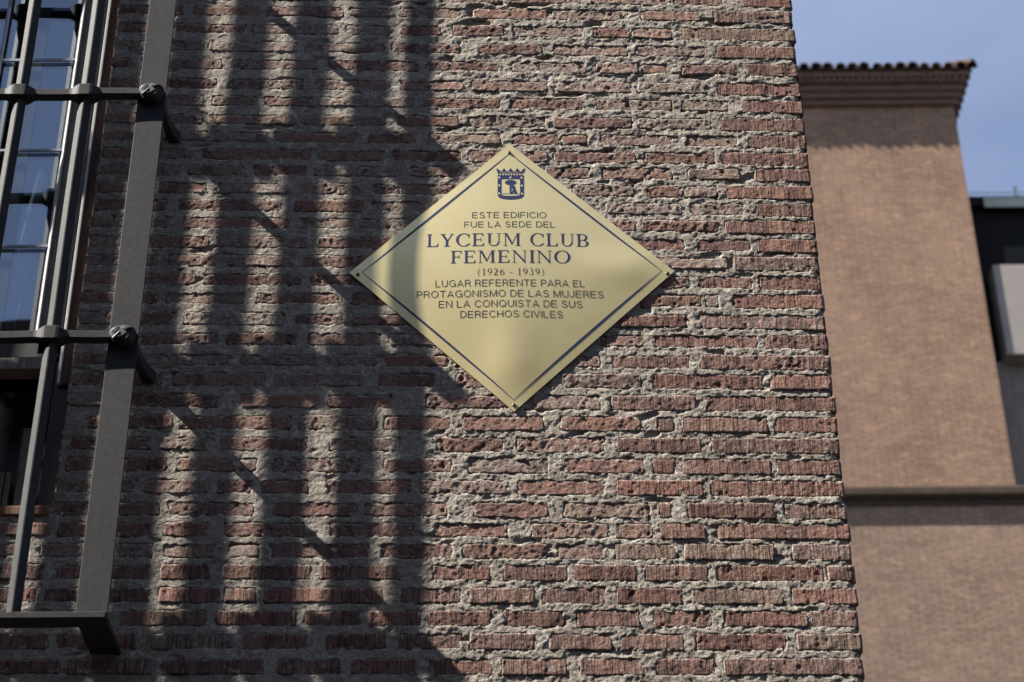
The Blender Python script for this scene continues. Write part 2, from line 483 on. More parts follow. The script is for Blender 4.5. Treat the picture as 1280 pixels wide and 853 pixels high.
# style of a brick: 1 = scored face with sharp ends, 0 = rough, worn
def style(px, py):
    if py > 700: return 1.0
    if px > 900 and py > 0: return 1.0
    if px > 805 and py > 400: return .9
    if px < 260: return .15
    return .0
PAL = [(.29,.175,.143), (.33,.18,.135), (.26,.155,.14), (.37,.215,.15), (.29,.195,.17), (.32,.165,.135), (.24,.15,.14), (.36,.245,.185), (.31,.185,.15)]
PALR = [(.36,.185,.148), (.32,.16,.13), (.28,.15,.13), (.40,.21,.16), (.30,.175,.15)]

GH = []      # geometry for the stuff mesh
CELL = .0031
def brick_mesh(r, seed, cell=CELL):
    xa, xb, za, zb, hh, cor = r
    px, py = proj(((xa + xb) / 2, 0, (za + zb) / 2))
    st = style(px, py)
    rr = random.Random(seed)
    L = xb - xa
    nx = max(4, int(L / cell)); nz = max(4, int(2 * hh / cell))
    u = np.linspace(0, 1, nx + 1); v = np.linspace(-1, 1, nz + 1)
    # denser near the rim
    u = .5 - .5 * np.cos(np.pi * u) * 0.25 - (.5 - u) * .75
    u = (u - u[0]) / (u[-1] - u[0])
    U, Vv = np.meshgrid(u, v)
    X = xa + U * L
    zc = za + (zb - za) * U
    # wavy long edges, rounded ends
    amp = .0022 if st > .5 else .0048
    wt = fbm(X, np.full_like(X, seed * 1.37), 28, 3, seed) * amp + fbm(X, np.full_like(X, seed * 1.9), 120, 2, seed) * amp * .5
    wb = fbm(X, np.full_like(X, seed * 2.11), 28, 3, seed + 5) * amp
    rad = (.004 if st > .5 else rr.uniform(.008, .016))
    dl = (X - xa); dr = (xb - X)
    rr_l = np.where(dl < rad, rad - np.sqrt(np.maximum(rad ** 2 - (rad - dl) ** 2, 0)), 0)
    rr_r = np.where(dr < rad, rad - np.sqrt(np.maximum(rad ** 2 - (rad - dr) ** 2, 0)), 0)
    if cor: rr_r *= 0
    half = hh - rr_l - rr_r * (0.9)
    Z = zc + Vv * np.maximum(half, .003) + np.where(Vv > 0, wt * Vv, wb * -Vv)
    we = fbm(Z, np.full_like(Z, seed * .77), 60, 2, seed + 9) * amp * .8
    X = X + we * ((1 - U) - (0 if cor else U) * 0) * 1.0
    # outward height
    tilt = rr.uniform(-.0012, .0012); prd = rr.uniform(-.0018, .0008) + (.0004 if st > .5 else 0)
    e = np.minimum(np.minimum(dl, dr if not cor else np.full_like(dr, 9)), (1 - np.abs(Vv)) * hh)
    rnd = .0016 if st > .5 else .0026
    fall = -rnd * (1 - np.clip(e / rnd, 0, 1)) ** 2
    H = prd + tilt * Vv + fall
    k = .0011 if st > .5 else .0019
    if px < 545: k *= .5
    H = H + k * fbm(X, Z, 45, 4, 3, .65) + (.0009 if st > .5 else .0014) * fbm(X, Z, 150, 2, 8, .8)
    if st > .5: H = H + .0006 * fbm(X, Z * .12, 150, 2, 12)
    # chipped spots
    ch = fbm(X, Z, 42, 4, 40 + seed % 7, .65)
    H = H - .0035 * smooth(.42, .6, ch) * (1.0 if st < .5 else .6)
    if cor:
        R = .004 + .004 * np.clip(fbm(Z, Z * 0, 50, 2, 77) + .3, 0, 1)
        t = np.clip(1 - dr / R, 0, 1)
        H = H - R * (1 - np.sqrt(np.maximum(1 - t ** 2, 0))) 
        X = X + (.0035 * rr.uniform(-1, .6) + .0020 * smooth(.01, 0, dr)) * smooth(.05, 0, dr) + .0020 * smooth(.01, 0, dr) * (fbm(Z, Z * 0 + seed, 40, 2, 31))
    V0 = np.stack([X, -H, Z], -1)
    n1, n2 = V0.shape[:2]
    verts = [V0.reshape(-1, 3)]
    idx = np.arange(n1 * n2).reshape(n1, n2)
    F = [np.stack([idx[:-1, :-1], idx[:-1, 1:], idx[1:, 1:], idx[1:, :-1]], -1).reshape(-1, 4)]
    ring = np.concatenate([idx[0, :], idx[1:, -1], idx[-1, -2::-1], idx[-2:0:-1, 0]])
    P = verts[0][ring]
    dep = [.006, .03] if not cor else [.012, .035, .065, .10, .13]
    prev = ring; base = n1 * n2
    for d in dep:
        Q = P.copy(); Q[:, 1] = d
        if cor:
            rt = P[:, 0] > xb - .012
            Q[rt, 0] = XC + .0015 * fbm(Q[rt, 2], Q[rt, 1] + seed, 45, 3, 5) + .0006
        verts.append(Q); new = np.arange(base, base + len(ring)); base += len(ring)
        F.append(np.stack([np.roll(prev, -1), prev, new, np.roll(new, -1)], -1))
        prev = new
    Vt = np.concatenate(verts)
    Fa = np.concatenate(F)
    # colour
    if st > .5: c = rr.choice(PALR if rr.random() < .75 else PAL)
    else: c = rr.choice(PAL)
    sc_ = rr.uniform(.8, 1.2); c = [x * sc_ * f_ for x, f_ in zip(c, (.75, .68, .68))]; sx_ = min(1, .35 / c[0]); c = [x * sx_ for x in c]
    if rr.random() < .10: c = [.27, .215, .165]
    c = [x * .74 + y_ * .26 for x, y_ in zip(c, (.275, .205, .178))]
    tint = np.tile(np.array([c[0], c[1], c[2], min(1, st + rr.uniform(-.15, 0)) if st > .5 else st]), (len(Vt), 1))
    ef = np.clip(1 - e / (.008 if st > .5 else .011), 0, 1).reshape(-1)
    wear = np.zeros((len(Vt), 4)); wear[:, 3] = 1
    wear[:len(ef), 0] = ef; wear[len(ef):, 0] = .6 if not cor else .2
    wear[:, 1] = rr.uniform(-.05, .22) if st < .5 else rr.uniform(-.1, .16)
    return Vt, Fa, tint, wear

wall_parent = None
# ---- mortar field (front + return round the corner)
hcell = .0033
xs = np.arange(GX0, XC - .010, hcell); ys = np.arange(.012, RET, .006)
# surface coordinate s: front up to XC-R, quarter round, then return
R = .010
arc = np.linspace(0, np.pi / 2, 5)
BX = np.concatenate([xs, XC - R + R * np.sin(arc), np.full(len(ys), XC)])
BY = np.concatenate([np.zeros(len(xs)), R - R * np.cos(arc), ys])
NX = np.concatenate([np.zeros(len(xs)), np.sin(arc), np.ones(len(ys))])
NY = np.concatenate([-np.ones(len(xs)), -np.cos(arc), np.zeros(len(ys))])
zs = np.arange(GZ0, GZ1, hcell)
S = BX + BY
SS, ZZ = np.meshgrid(S, zs)
Hm = -.0005 + .0014 * fbm(SS, ZZ, 15, 3, 101) + .0023 * fbm(SS * .7, ZZ * 1.2, 55, 4, 202, .68) + .0014 * fbm(SS, ZZ, 160, 2, 303, .8)
# lumpier in the upper middle
PX = 640 + (SS / (XC)) * 395
zone = smooth(4.35, 4.75, ZZ) * smooth(.55, .35, SS) * smooth(-.35, -.1, SS) 
Hm = np.where(SS < -.2, Hm * (1 - .38 * smooth(-.2, -.32, SS)) - .0006 * smooth(-.2, -.32, SS), Hm)
Hm += zone * (.0030 * fbm(SS * .6, ZZ, 35, 4, 404, .55))
# hollows
cav = fbm(SS * .55, ZZ * 1.4, 22, 3, 505)
Hm -= (.004 + .006 * zone) * smooth(.38, .62, cav)
# sink it behind the bricks; ragged rim
sag = np.zeros_like(Hm)
rag = .0075 * fbm(SS, ZZ, 60, 4, 606, .6) 
for r in allb:
    xa, xb, za, zb, hh, cor = r
    i0 = np.searchsorted(S, xa - .02); i1 = np.searchsorted(S, xb + (.14 if cor else .02))
    j0 = int((min(za, zb) - hh - .02 - GZ0) / hcell); j1 = int((max(za, zb) + hh + .02 - GZ0) / hcell) + 2
    j0 = max(j0, 0); j1 = min(j1, len(zs))
    if i1 <= i0 or j1 <= j0: continue
    sx = SS[j0:j1, i0:i1]; sz = ZZ[j0:j1, i0:i1]
    t = np.clip((sx - xa) / (xb - xa), 0, 1); zc = za + (zb - za) * t
    dx = sx - xa
    if not cor: dx = np.minimum(dx, xb - sx)
    else: dx = np.minimum(dx, XC + .125 - sx)
    dz = hh - np.abs(sz - zc)
    d = np.minimum(dx, dz) + rag[j0:j1, i0:i1]
    sag[j0:j1, i0:i1] = np.maximum(sag[j0:j1, i0:i1], smooth(.0020, .0065, d))
Hm = Hm - .014 * sag
BXs, _ = np.meshgrid(BX, zs); BYs, _ = np.meshgrid(BY, zs); NXs, _ = np.meshgrid(NX, zs); NYs, _ = np.meshgrid(NY, zs)
corner_in = .0048 * smooth(XC - .02, XC, SS) * smooth(XC + .04, XC, SS) * (1.2 + fbm(ZZ, ZZ * 0, 30, 3, 71))
Hm = Hm - corner_in
VX = BXs + NXs * Hm; VY = BYs + NYs * Hm
V = np.stack([VX, VY, ZZ], -1).reshape(-1, 3)
n1, n2 = SS.shape
idx = np.arange(n1 * n2).reshape(n1, n2)
F = np.stack([idx[:-1, :-1], idx[:-1, 1:], idx[1:, 1:], idx[1:, :-1]], -1)
cx = SS[:-1, :-1]; cz = ZZ[:-1, :-1]
edge_n = XO + .003 * fbm(cz, cz * 0, 45, 3, 91)
keep = ~((cx < edge_n) & (cx > XL) & (cz > ZB) & (cz < ZT))
F = F[keep]
used = np.zeros(n1 * n2, bool); used[F.ravel()] = True
mapi = np.cumsum(used) - 1
wall = np_mesh('wall', V[used], mapi[F], MORTAR, bld, origin=(0, 0, GZ0))

# ---- bricks
scored = []
for k, r in enumerate(allb):
    c = ((r[0] + r[1]) / 2, 0, (r[2] + r[3]) / 2); px, py = proj(c)
    a = proj((r[0], 0, r[2])); bq = proj((r[1], 0, r[3]))
    x0, x1 = max(a[0], 0), min(bq[0], 1280)
    vis = max(0, x1 - x0) * (1 if -8 < py < 861 else 0)
    if 442 < px < 838 and abs(px - 640) / 203 + abs(py - 342) / 165 < .75: vis = 0     # wholly behind the plaque
    scored.append((vis, k))
scored.sort(reverse=True)
single = {k for v, k in scored[:300] if v > 0}
print('bricks', len(allb), 'in view', sum(v > 0 for v, k in scored), 'singles', len(single))
SV, SF, ST, SW = [], [], [], []; off = 0
for k, r in enumerate(allb):
    inview = k in single
    Vt, Fa, tint, wear = brick_mesh(r, k + 1, CELL if inview else .006)
    if inview:
        np_mesh('brick', Vt, Fa, BRICK, wall, origin=((r[0] + r[1]) / 2, 0, (r[2] + r[3]) / 2), attr={'tint': tint, 'wear': wear})
    else:
        SV.append(Vt); SF.append(Fa + off); ST.append(tint); SW.append(wear); off += len(Vt)
# bricks on the return face round the corner
for j, rw in enumerate(rows):
    zc = rw[-1][3]; y = .142 if j % 2 else .145
    while y < RET + .1:
        L = random.uniform(.12, .24); hh = .0175
        n = 10; uu = np.linspace(0, L, n); vv = np.linspace(-hh, hh, 5)
        Y, Zq = np.meshgrid(uu + y, vv + zc)
        X = XC + .001 + .0018 * fbm(Y, Zq, 40, 3, 9); X[0, :] -= .003; X[-1, :] -= .003; X[:, 0] -= .003; X[:, -1] -= .003
        Vt = np.stack([X, Y, Zq], -1).reshape(-1, 3); ii = np.arange(5 * n).reshape(5, n)
        Fa = np.stack([ii[:-1, :-1], ii[:-1, 1:], ii[1:, 1:], ii[1:, :-1]], -1).reshape(-1, 4)
        ring = np.concatenate([ii[0, :], ii[1:, -1], ii[-1, -2::-1], ii[-2:0:-1, 0]])
        Q = Vt[ring].copy(); Q[:, 0] = XC - .03; nb = np.arange(len(Vt), len(Vt) + len(ring))
        Fa = np.concatenate([Fa, np.stack([np.roll(ring, -1), ring, nb, np.roll(nb, -1)], -1)]); Vt = np.concatenate([Vt, Q])
        c = random.choice(PALR)
        SV.append(Vt); SF.append(Fa + off); off += len(Vt)
        ST.append(np.tile(np.array([*c, .6]), (len(Vt), 1))); SW.append(np.tile(np.array([.2, 0, 0, 1.]), (len(Vt), 1)))
        y += L + .015
o = np_mesh('more_bricks', np.concatenate(SV), np.concatenate(SF), BRICK, wall, origin=(0, 0, GZ0), attr={'tint': np.concatenate(ST), 'wear': np.concatenate(SW)})
tag(o, kind='stuff')

# ---- the rest of the building, beyond the picture
b = BM()
b.box(-9, XL, .004, .40, 0, 9); b.box(XL, GX0 + .002, .004, .40, 0, ZB); b.box(XL, GX0 + .002, .004, .40, ZT, 9)
b.box(GX0 + .002, XC - .004, .003, .40, 0, GZ0 + .010)
b.box(GX0 + .002, XC - .004, .003, .40, GZ1 - .012, 9)
b.build('outer_facade', SIDEW, bld)
b = BM()
b.box(XO + .012, XC - .04, .035, .40, GZ0 + .014, GZ1 - .016)
b.box(GX0 + .004, XO + .010, .035, .40, GZ0 + .014, ZB - .012)
b.box(GX0 + .004, XO + .010, .035, .40, ZT + .004, GZ1 - .016)
b.build('wall_core', SIDEW, bld)
b = BM(); b.box(XC - .038, XC - .003, RET - .01, 8, 0, 9); b.box(XC - .038, XC - .004, .402, RET + 2, 0, 8.9)
b.build('side_wall', SIDEW, bld)

# ---- window: reveal, frames, glass
win = empty('window', (XO, .10, ZB), None, None); win.parent = bld
def S3(px0, px1, py, Y):   # world x extents of a vertical strip seen at row py in plane Y
    return at(px0, py, Y)[0], at(px1, py, Y)[0]
b = BM(); b.box(XO + .003, XO + .012, .004, .26, ZB - .01, ZT + .01); b.build('reveal', MORTAR, win)
b = BM(); b.box(XL, XO, .25, .255, ZB - .3, ZT + .3)
# room behind
b = BM()
b.box(XL - .2, XO + .3, 2.0, 2.05, ZB - .3, ZT + .3); b.box(XL - .2, XL - .15, .41, 2, ZB - .3, ZT + .3)
b.box(XO + .3, XO + .35, .41, 2, ZB - .3, ZT + .3); b.box(XL - .2, XO + .3, .41, 2, ZB - .35, ZB - .3); b.box(XL - .2, XO + .3, .41, 2, ZT + .3, ZT + .35)
b.build('room', INNER, win)
YF = .015                                                   # front of the outer frame
zm = at(20, 440, YF)[2]                                     # meeting rail height
def stile(name, px0, px1, py, Y, dY, z0, z1, mat, bev=.0015):
    x0, x1 = S3(px0, px1, py, Y)
    return BM().box(x0, x1, Y, Y + dY, z0, z1, bev).build(name, mat, win)
stile('outer_frame', 131.5, 152, 60, YF, .06, at(90, 480, YF)[2], ZT, WOOD)
stile('frame_bead', 128, 131.2, 60, YF - .006, .05, at(90, 480, YF)[2], ZT, WHITEP, .001)
stile('casement_stile', 101, 127.7, 60, YF + .012, .05, zm, ZT, OLIVE)
x0, x1 = S3(93.5, 100.8, 60, YF + .015); ze = at(50, 417, YF)[2]
BM().prism([(x0, YF + .026), (x1, YF + .002), (x1, YF + .05), (x0, YF + .05)], 'z', ze, ZT).build('casement_edge', WHITEP, win)
stile('mullion', 41, 57, 60, YF + .03, .04, zm, ZT, DARKF)
YG = .043
def hbar(name, py0, py1, Y, dY, mat, bev=.0015, xl=XL, xr=XO):
    z1 = at(50, py0, Y)[2]; z0 = at(50, py1, Y)[2]
    return BM().box(xl, xr, Y, Y + dY, z0, z1, bev).build(name, mat, win)
xg1 = S3(91, 101, 60, YF)[0] + .004
hbar('top_rail', -60, 8, YF + .031, .03, DARKF, xr=xg1)
hbar('bottom_rail', 415, 447, YF + .012, .05, DARKF, xr=XO - .03)
hbar('lower_rail', 447, 461, YF - .004, .05, GREYW, .002, xr=at(56, 450, YF)[0])
for k, (p0, p1) in enumerate(((73.2, 76.2), (186, 189), (306, 309))):
    hbar('glazing_bar', p0, p1, YG - .012, .006, SPACER, .0005, xl=XL, xr=xg1 + .01)
x0, x1 = S3(1, 5.5, 60, YG - .012); BM().box(x0, x1, YG - .0125, YG - .007, zm, ZT).build('glazing_bar', SPACER, win)
b = BM(); b.box(XL, xg1 + .02, YG, YG + .006, zm, ZT); pane = b.build('pane', GLASS, win)
# pale curtain hanging just inside the sash
def curtain(x0, x1, y, z0, z1):
    V_, n_ = [], 60
    for zc_ in np.linspace(z0, z1, 24):
        t_ = (zc_ - z0) / (z1 - z0)
        for i in range(n_ + 1):
            u_ = i / n_; wd_ = (x1 - x0) * (1 - .35 * t_)
            V_.append((x1 - wd_ * (1 - u_), y + .018 * math.sin(u_ * 26 + t_ * 1.2) + .008 * math.sin(u_ * 61), zc_))
    ii_ = np.arange(24 * (n_ + 1)).reshape(24, n_ + 1)
    return np_mesh('curtain', np.array(V_), np.stack([ii_[:-1, :-1], ii_[:-1, 1:], ii_[1:, 1:], ii_[1:, :-1]], -1).reshape(-1, 4), CURT, win)
curtain(xg1 - .16, xg1 + .03, .15, zm + .09, at(60, 215, .15)[2])
# lower shutters in the dark part under the rail
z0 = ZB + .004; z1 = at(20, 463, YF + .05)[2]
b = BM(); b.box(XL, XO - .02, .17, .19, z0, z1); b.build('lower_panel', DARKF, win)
x0, x1 = S3(22, 37, 590, .10); BM().box(x0, x1, .10, .135, z0, at(30, 535, .10)[2], .002).build('shutter_stile', GREYW, win)
x0, x1 = S3(60, 73, 560, YF); BM().box(x0 - .01, x1 + .03, YF + .01, YF + .05, z0, z1, .002).build('lower_jamb', DARKF, win)
for k in range(9):
    xx = at(10, 600, .14)[0] - k * .017
    BM().box(xx - .007, xx + .007, .14, .15, z0, at(8, 590, .14)[2], .002).build('shutter_slat', GREYW, win)
b = BM(); b.box(XL, XO - .006, -.004, .16, ZB - .004, ZB + .022, .004); b.build('sill', SILLM, win)

# ------------------------------------------------------------------ iron grille
XB = at(115, 768, -.163)[0]                # centre of corner bar
FY = -.176
ZH = [at(150, 421, FY)[2] + .712 * k for k in range(-1, 4)]
ZH[0] = at(60, 772, FY)[2]; ZH[1] = at(60, 421.5, FY)[2]; ZH[2] = at(60, 118.5, FY)[2]; ZH[3] = ZH[2] + .675; ZH[4] = ZH[3] + .70
PITCH = .1665; NB = 9
XE = XB - PITCH * (NB + 1)
gr = empty('window_grille', (XB, 0, ZH[0]), 'grey painted iron window grille with riveted corner bar, standing off the brick wall', 'window grille')
zlo, zhi = ZH[0] + .006, ZH[4]
for sx, nm in ((XB, 'corner_bar'), (XE, 'corner_bar')):
    BM().box(sx - .0350, sx + .0350, -.1700, -.1645, zlo, zhi, .0014).build(nm, IRON, gr)
def vbar(x):
    hx, hy, c = .0165, .0138, .0015
    yc = -.177
    pts = [(x - hx, yc), (x - c, yc - hy + .0005), (x + c, yc - hy + .0005), (x + hx, yc), (x + c, yc + hy), (x - c, yc + hy)]
    zz = sorted([zlo + .001, zhi])
    rings = []
    n = 40
    for i in range(n + 1):
        z = zz[0] + (zz[1] - zz[0]) * i / n
        wv = .0007 * math.sin(z * 7 + x * 31)
        rings.append([(p[0] + wv, p[1] + wv * .5, z) for p in pts])
    return BM().loft(rings).build('vertical_bar', IRON, gr)
for k in range(1, NB + 1): vbar(XB - PITCH * k)
def hbar2(z):
    xs_ = []; x = XE - .03
    b_ = BM(); rings = []
    n = 260
    for i in range(n + 1):
        x = XE - .03 + (XB + .002 - XE + .03) * i / n
        # swelling at each eye
        d = min(abs(x - (XB - PITCH * k)) for k in range(1, NB + 1))
        s = 1 - smooth(.012, .040, np.array(d)); s = float(s)
        ht = .0105 + .0078 * s; hy = .0125 + .0090 * s
        wz = .0009 * math.sin(x * 23 + z * 5); yc = -.177 + .0008 * math.sin(x * 31)
        c = .002
        rings.append([(x, yc - hy, z - ht + c + wz), (x, yc - hy, z + ht - c + wz), (x, yc - hy + c, z + ht + wz), (x, yc + hy, z + ht + wz), (x, yc + hy, z - ht + wz), (x, yc - hy + c, z - ht + wz)])
    return b_.loft(rings).build('horizontal_bar', IRON, gr)
for z in ZH[1:4]:
    hbar2(z)
    for sx in (XB, XE):
        # forged rivet head with chisel grooves
        rv = BM(); rings = []
        prof = [(.0, -.1975), (.012, -.1975), (.021, -.1962), (.028, -.1930), (.0310, -.1870), (.031, -.1705)]
        nn = 20
        for pi, (rad, y) in enumerate(prof[1:]):
            ring = []
            for t in range(nn):
                a = 2 * math.pi * t / nn
                k = 1 + .06 * math.sin(3 * a + sx * 40 + z) + .04 * math.sin(5 * a + z * 9)
                ring.append((sx + rad * k * math.cos(a), y + .0015 * math.sin(4 * a + pi), z + rad * k * .86 * math.sin(a) - .001))
            rings.append(ring)
        rv.loft(rings); head = rv.build('rivet_head', IRON, gr, smooth=False)
        gb = BM()
        for (dx0, dz0, dx1, dz1) in ((-.019, -.018, -.005, .001), (.005, .004, .021, .013)):
            p0 = (sx + dx0, -.1960, z + dz0); p1 = (sx + dx1, -.1960, z + dz1)
            gb.cyl(p0, p1, .0035, .0028, 6)
        gb.build('rivet_groove', DARKF, head)
        # bracket back to the wall, flaring sideways at its foot
        sg = 1 if sx == XB else -1
        br = BM(); rings = []
        for i in range(13):
            t = i / 12; y = -.160 + t * .172
            f = max(0, (t - .35) / .65) ** 2
            xo = sx + sg * (.020 + .016 * f); w_ = .008 + .009 * f; zc = z - .004; hz = .0125 + .004 * f
            rings.append([(xo - w_, y, zc - hz), (xo + w_, y, zc - hz), (xo + w_, y, zc + hz), (xo - w_, y, zc + hz)])
        br.loft(rings).build('bracket', IRON, gr)
for z in (ZH[0], ZH[4]):
    fr = BM()
    t = .0075
    fr.box(XE - .0355, XB + .0355, -.190, -.1385, z - t, z + t, .0015)
    fr.build('frame_bar', IRON, gr)
    for sx in (XB, XE):
        s_ = BM(); s_.box(sx - .031, sx + .0345, -.1382, .010, z - t - .0005, z + t - .0005, .001)
        s_.build('frame_return', IRON, gr)

# ------------------------------------------------------------------ plaque
Pl, Pr, Pt, Pb = at(437, 340, -.008), at(843.5, 338.5, -.008), at(636.5, 178.5, -.008), at(642, 513, -.008)
PC = (Pl + Pr + Pt + Pb) / 4
ha = (Pr - Pl) / 2; hb = (Pt - Pb) / 2              # half diagonals
M2 = np.array([[ha[0], hb[0]], [ha[2], hb[2]]]); M2i = np.linalg.inv(M2)
def ab(x, z):
    q = M2i @ np.array([x - PC[0], z - PC[2]]); return q[0] + q[1], q[0] - q[1]     # square coordinates -1..1
def sst(t):
    t = max(0, min(1, t)); return t * t * (3 - 2 * t)
def hgt(x, z):
    a, b_ = ab(x, z); a = min(1, abs(a)); b_ = min(1, abs(b_))
    A = 1 - a ** 1.8; B = 1 - b_ ** 1.8
    q = M2i @ np.array([x - PC[0], z - PC[2]])          # along the two diagonals
    rb = .0042 * math.exp(-(q[0] / .15) ** 2) * sst(-q[1] / .75) * sst((1 + q[1]) / .35)
    rr_ = .0036 * math.exp(-((q[1] - .02) / .14) ** 2) * sst((q[0] - .25) / .5) * sst((1 - q[0]) / .3)
    return .0034 + .0008 * (A + B - A * B) + .0108 * (A * B) + rb + rr_
def onp(x, z, lift=.0): return (x, -hgt(x, z) - lift, z)
pq = empty('gold_plaque', (PC[0], 0, PC[2]), 'gold metal diamond plaque with navy crest and lettering, screwed to the red brick wall', 'plaque')
N = 96
av = np.linspace(-1, 1, N + 1)
Vp = []
for i in av:
    for j in av:
        d = ha * (i + j) / 2 + hb * (i - j) / 2
        x, z = PC[0] + d[0], PC[2] + d[2]; Vp.append(onp(x, z))
Vp = np.array(Vp); ii = np.arange((N + 1) ** 2).reshape(N + 1, N + 1)
Fp = np.stack([ii[:-1, :-1], ii[:-1, 1:], ii[1:, 1:], ii[1:, :-1]], -1).reshape(-1, 4)
ring = np.concatenate([ii[0, :], ii[1:, -1], ii[-1, -2::-1], ii[-2:0:-1, 0]])
Q = Vp[ring].copy(); Q[:, 1] += .0016; nb = np.arange(len(Vp), len(Vp) + len(ring))
B2 = Vp.copy(); B2[:, 1] += .0017
rim = np.stack([np.roll(ring, -1), ring, nb, np.roll(nb, -1)], -1)
o = np_mesh('plate', Vp, Fp, PLQ, pq)
# orientation: make plate normals face the street
me = o.data
if me.polygons[0].normal.y > 0: me.flip_normals()
np_mesh('plate_edge', np.concatenate([Vp[ring], Q]), np.stack([np.roll(np.arange(len(ring)), -1), np.arange(len(ring)), np.arange(len(ring)) + len(ring), np.roll(np.arange(len(ring)), -1) + len(ring)], -1), PLQ, pq)
o2 = np_mesh('plate_back', B2, Fp[:, ::-1].copy(), PLQ, pq)

class Print:
    """flat print lying on the curved plate: polygons in plate x,z; each piece a hair above the last"""
    def __init__(s): s.v = []; s.f = []; s.k = 0
    def poly(s, pts, sub=True):
        s.k += 1; lift = .0004 + .000012 * (s.k % 12)
        n0 = len(s.v)
        for p in pts: s.v.append(onp(p[0], p[1], lift))
        s.f.append(tuple(range(n0, n0 + len(pts))))
    def strip(s, A, B):
        s.k += 1; lift = .0004 + .000012 * (s.k % 12)
        n0 = len(s.v); n = len(A)
        for p in A: s.v.append(onp(p[0], p[1], lift))
        for p in B: s.v.append(onp(p[0], p[1], lift))
        for i in range(n - 1): s.f.append((n0 + i, n0 + i + 1, n0 + n + i + 1, n0 + n + i))
    def build(s, name, mat, parent):
        o = np_mesh(name, np.array(s.v), s.f, mat, parent, smooth=False)
        fl = np.array([p.normal.y for p in o.data.polygons])
        if (fl > 0).any():
            bm = bmesh.new(); bm.from_mesh(o.data)
            for f in bm.faces:
                if f.normal.y > 0: f.normal_flip()
            bm.to_mesh(o.data); bm.free()
        return o
def sq(a, b_):      # square coords -> x,z
    d = ha * (a + b_) / 2 + hb * (a - b_) / 2; return (PC[0] + d[0], PC[2] + d[2])
# border lines: thin at the corners, swelling in the middle of each side
inn = .925
for side in range(4):
    A, B = [], []
    n = 48
    for i in range(n + 1):
        t = -1 + 2 * i / n
        wd = .0045 + .0165 * max(0, 1 - abs(t) ** 2.2) ** 1.0
        p0, p1 = inn, inn - wd
        q = [(t * inn, p0), (t * inn, p1)]
        if side == 0: c0, c1 = [sq(u, v) for u, v in q]
        elif side == 1: c0, c1 = [sq(u, -v) for u, v in q]
        elif side == 2: c0, c1 = [sq(v, u) for u, v in q]
        else: c0, c1 = [sq(-v, u) for u, v in q]
        A.append(c0); B.append(c1)
    P_ = Print(); P_.strip(A, B); P_.build('border_line', BLUE, pq)

YT = -.018
def pw(px, py):
    p = at(px, py, YT); return p[0], p[2]
# sans lines: plain wide capitals drawn as even strokes (cap height 1)
def arc(cx, cy, rx, ry, a0, a1, n=12):
    return [(cx + rx * math.cos(math.radians(a0 + (a1 - a0) * i / n)), cy + ry * math.sin(math.radians(a0 + (a1 - a0) * i / n))) for i in range(n + 1)]
SANS = {
 'I': ([[(.06, 0), (.06, 1)]], .12), 'L': ([[(.06, 1), (.06, .05), (.64, .05)]], .66),
 'E': ([[(.70, .95), (.06, .95), (.06, .05), (.72, .05)], [(.06, .51), (.66, .51)]], .74),
 'F': ([[(.68, .95), (.06, .95), (.06, 0)], [(.06, .49), (.62, .49)]], .70),
 'T': ([[(0, .95), (.76, .95)], [(.38, .95), (.38, 0)]], .76),
 'H': ([[(.06, 0), (.06, 1)], [(.74, 0), (.74, 1)], [(.06, .51), (.74, .51)]], .80),
 'N': ([[(.06, 0), (.06, 1)], [(.08, .95), (.72, .05)], [(.74, 0), (.74, 1)]], .80),
 'M': ([[(.06, 0), (.06, 1)], [(.08, .95), (.46, .07), (.84, .95)], [(.86, 0), (.86, 1)]], .92),
 'V': ([[(.03, 1), (.40, .05), (.77, 1)]], .80), 'A': ([[(.03, 0), (.42, .95), (.81, 0)], [(.17, .31), (.67, .31)]], .84),
 'U': ([[(.06, 1)] + arc(.40, .38, .34, .33, 180, 360) + [(.74, 1)]], .80),
 'J': ([[(.50, 1)] + arc(.28, .30, .22, .25, 0, -180)], .56),
 'O': ([arc(.46, .5, .40, .46, 0, 360, 28)], .92), 'Q': ([arc(.46, .5, .40, .46, 0, 360, 28), [(.54, .26), (.84, -.01)]], .92),
 'C': ([arc(.46, .5, .40, .46, 36, 324, 24)], .84), 'G': ([arc(.46, .5, .40, .46, 38, 318, 24), [(.50, .47), (.83, .47), (.83, 0)]], .90),
 'D': ([[(.06, .05), (.06, .95), (.36, .95)] + arc(.36, .5, .38, .45, 80, -80, 14) + [(.36, .05), (.02, .05)]], .78),
 'P': ([[(.06, 0), (.06, .95), (.42, .95)] + arc(.44, .71, .23, .24, 80, -80, 10) + [(.42, .47), (.06, .47)]], .70),
 'R': ([[(.06, 0), (.06, .95), (.42, .95)] + arc(.44, .72, .23, .23, 80, -80, 10) + [(.42, .49), (.06, .49)], [(.46, .49), (.62, .38), (.68, 0)]], .76),
 'S': ([arc(.37, .73, .27, .22, 12, 250, 14) + arc(.38, .27, .30, .23, 75, -168, 14)], .74),
}
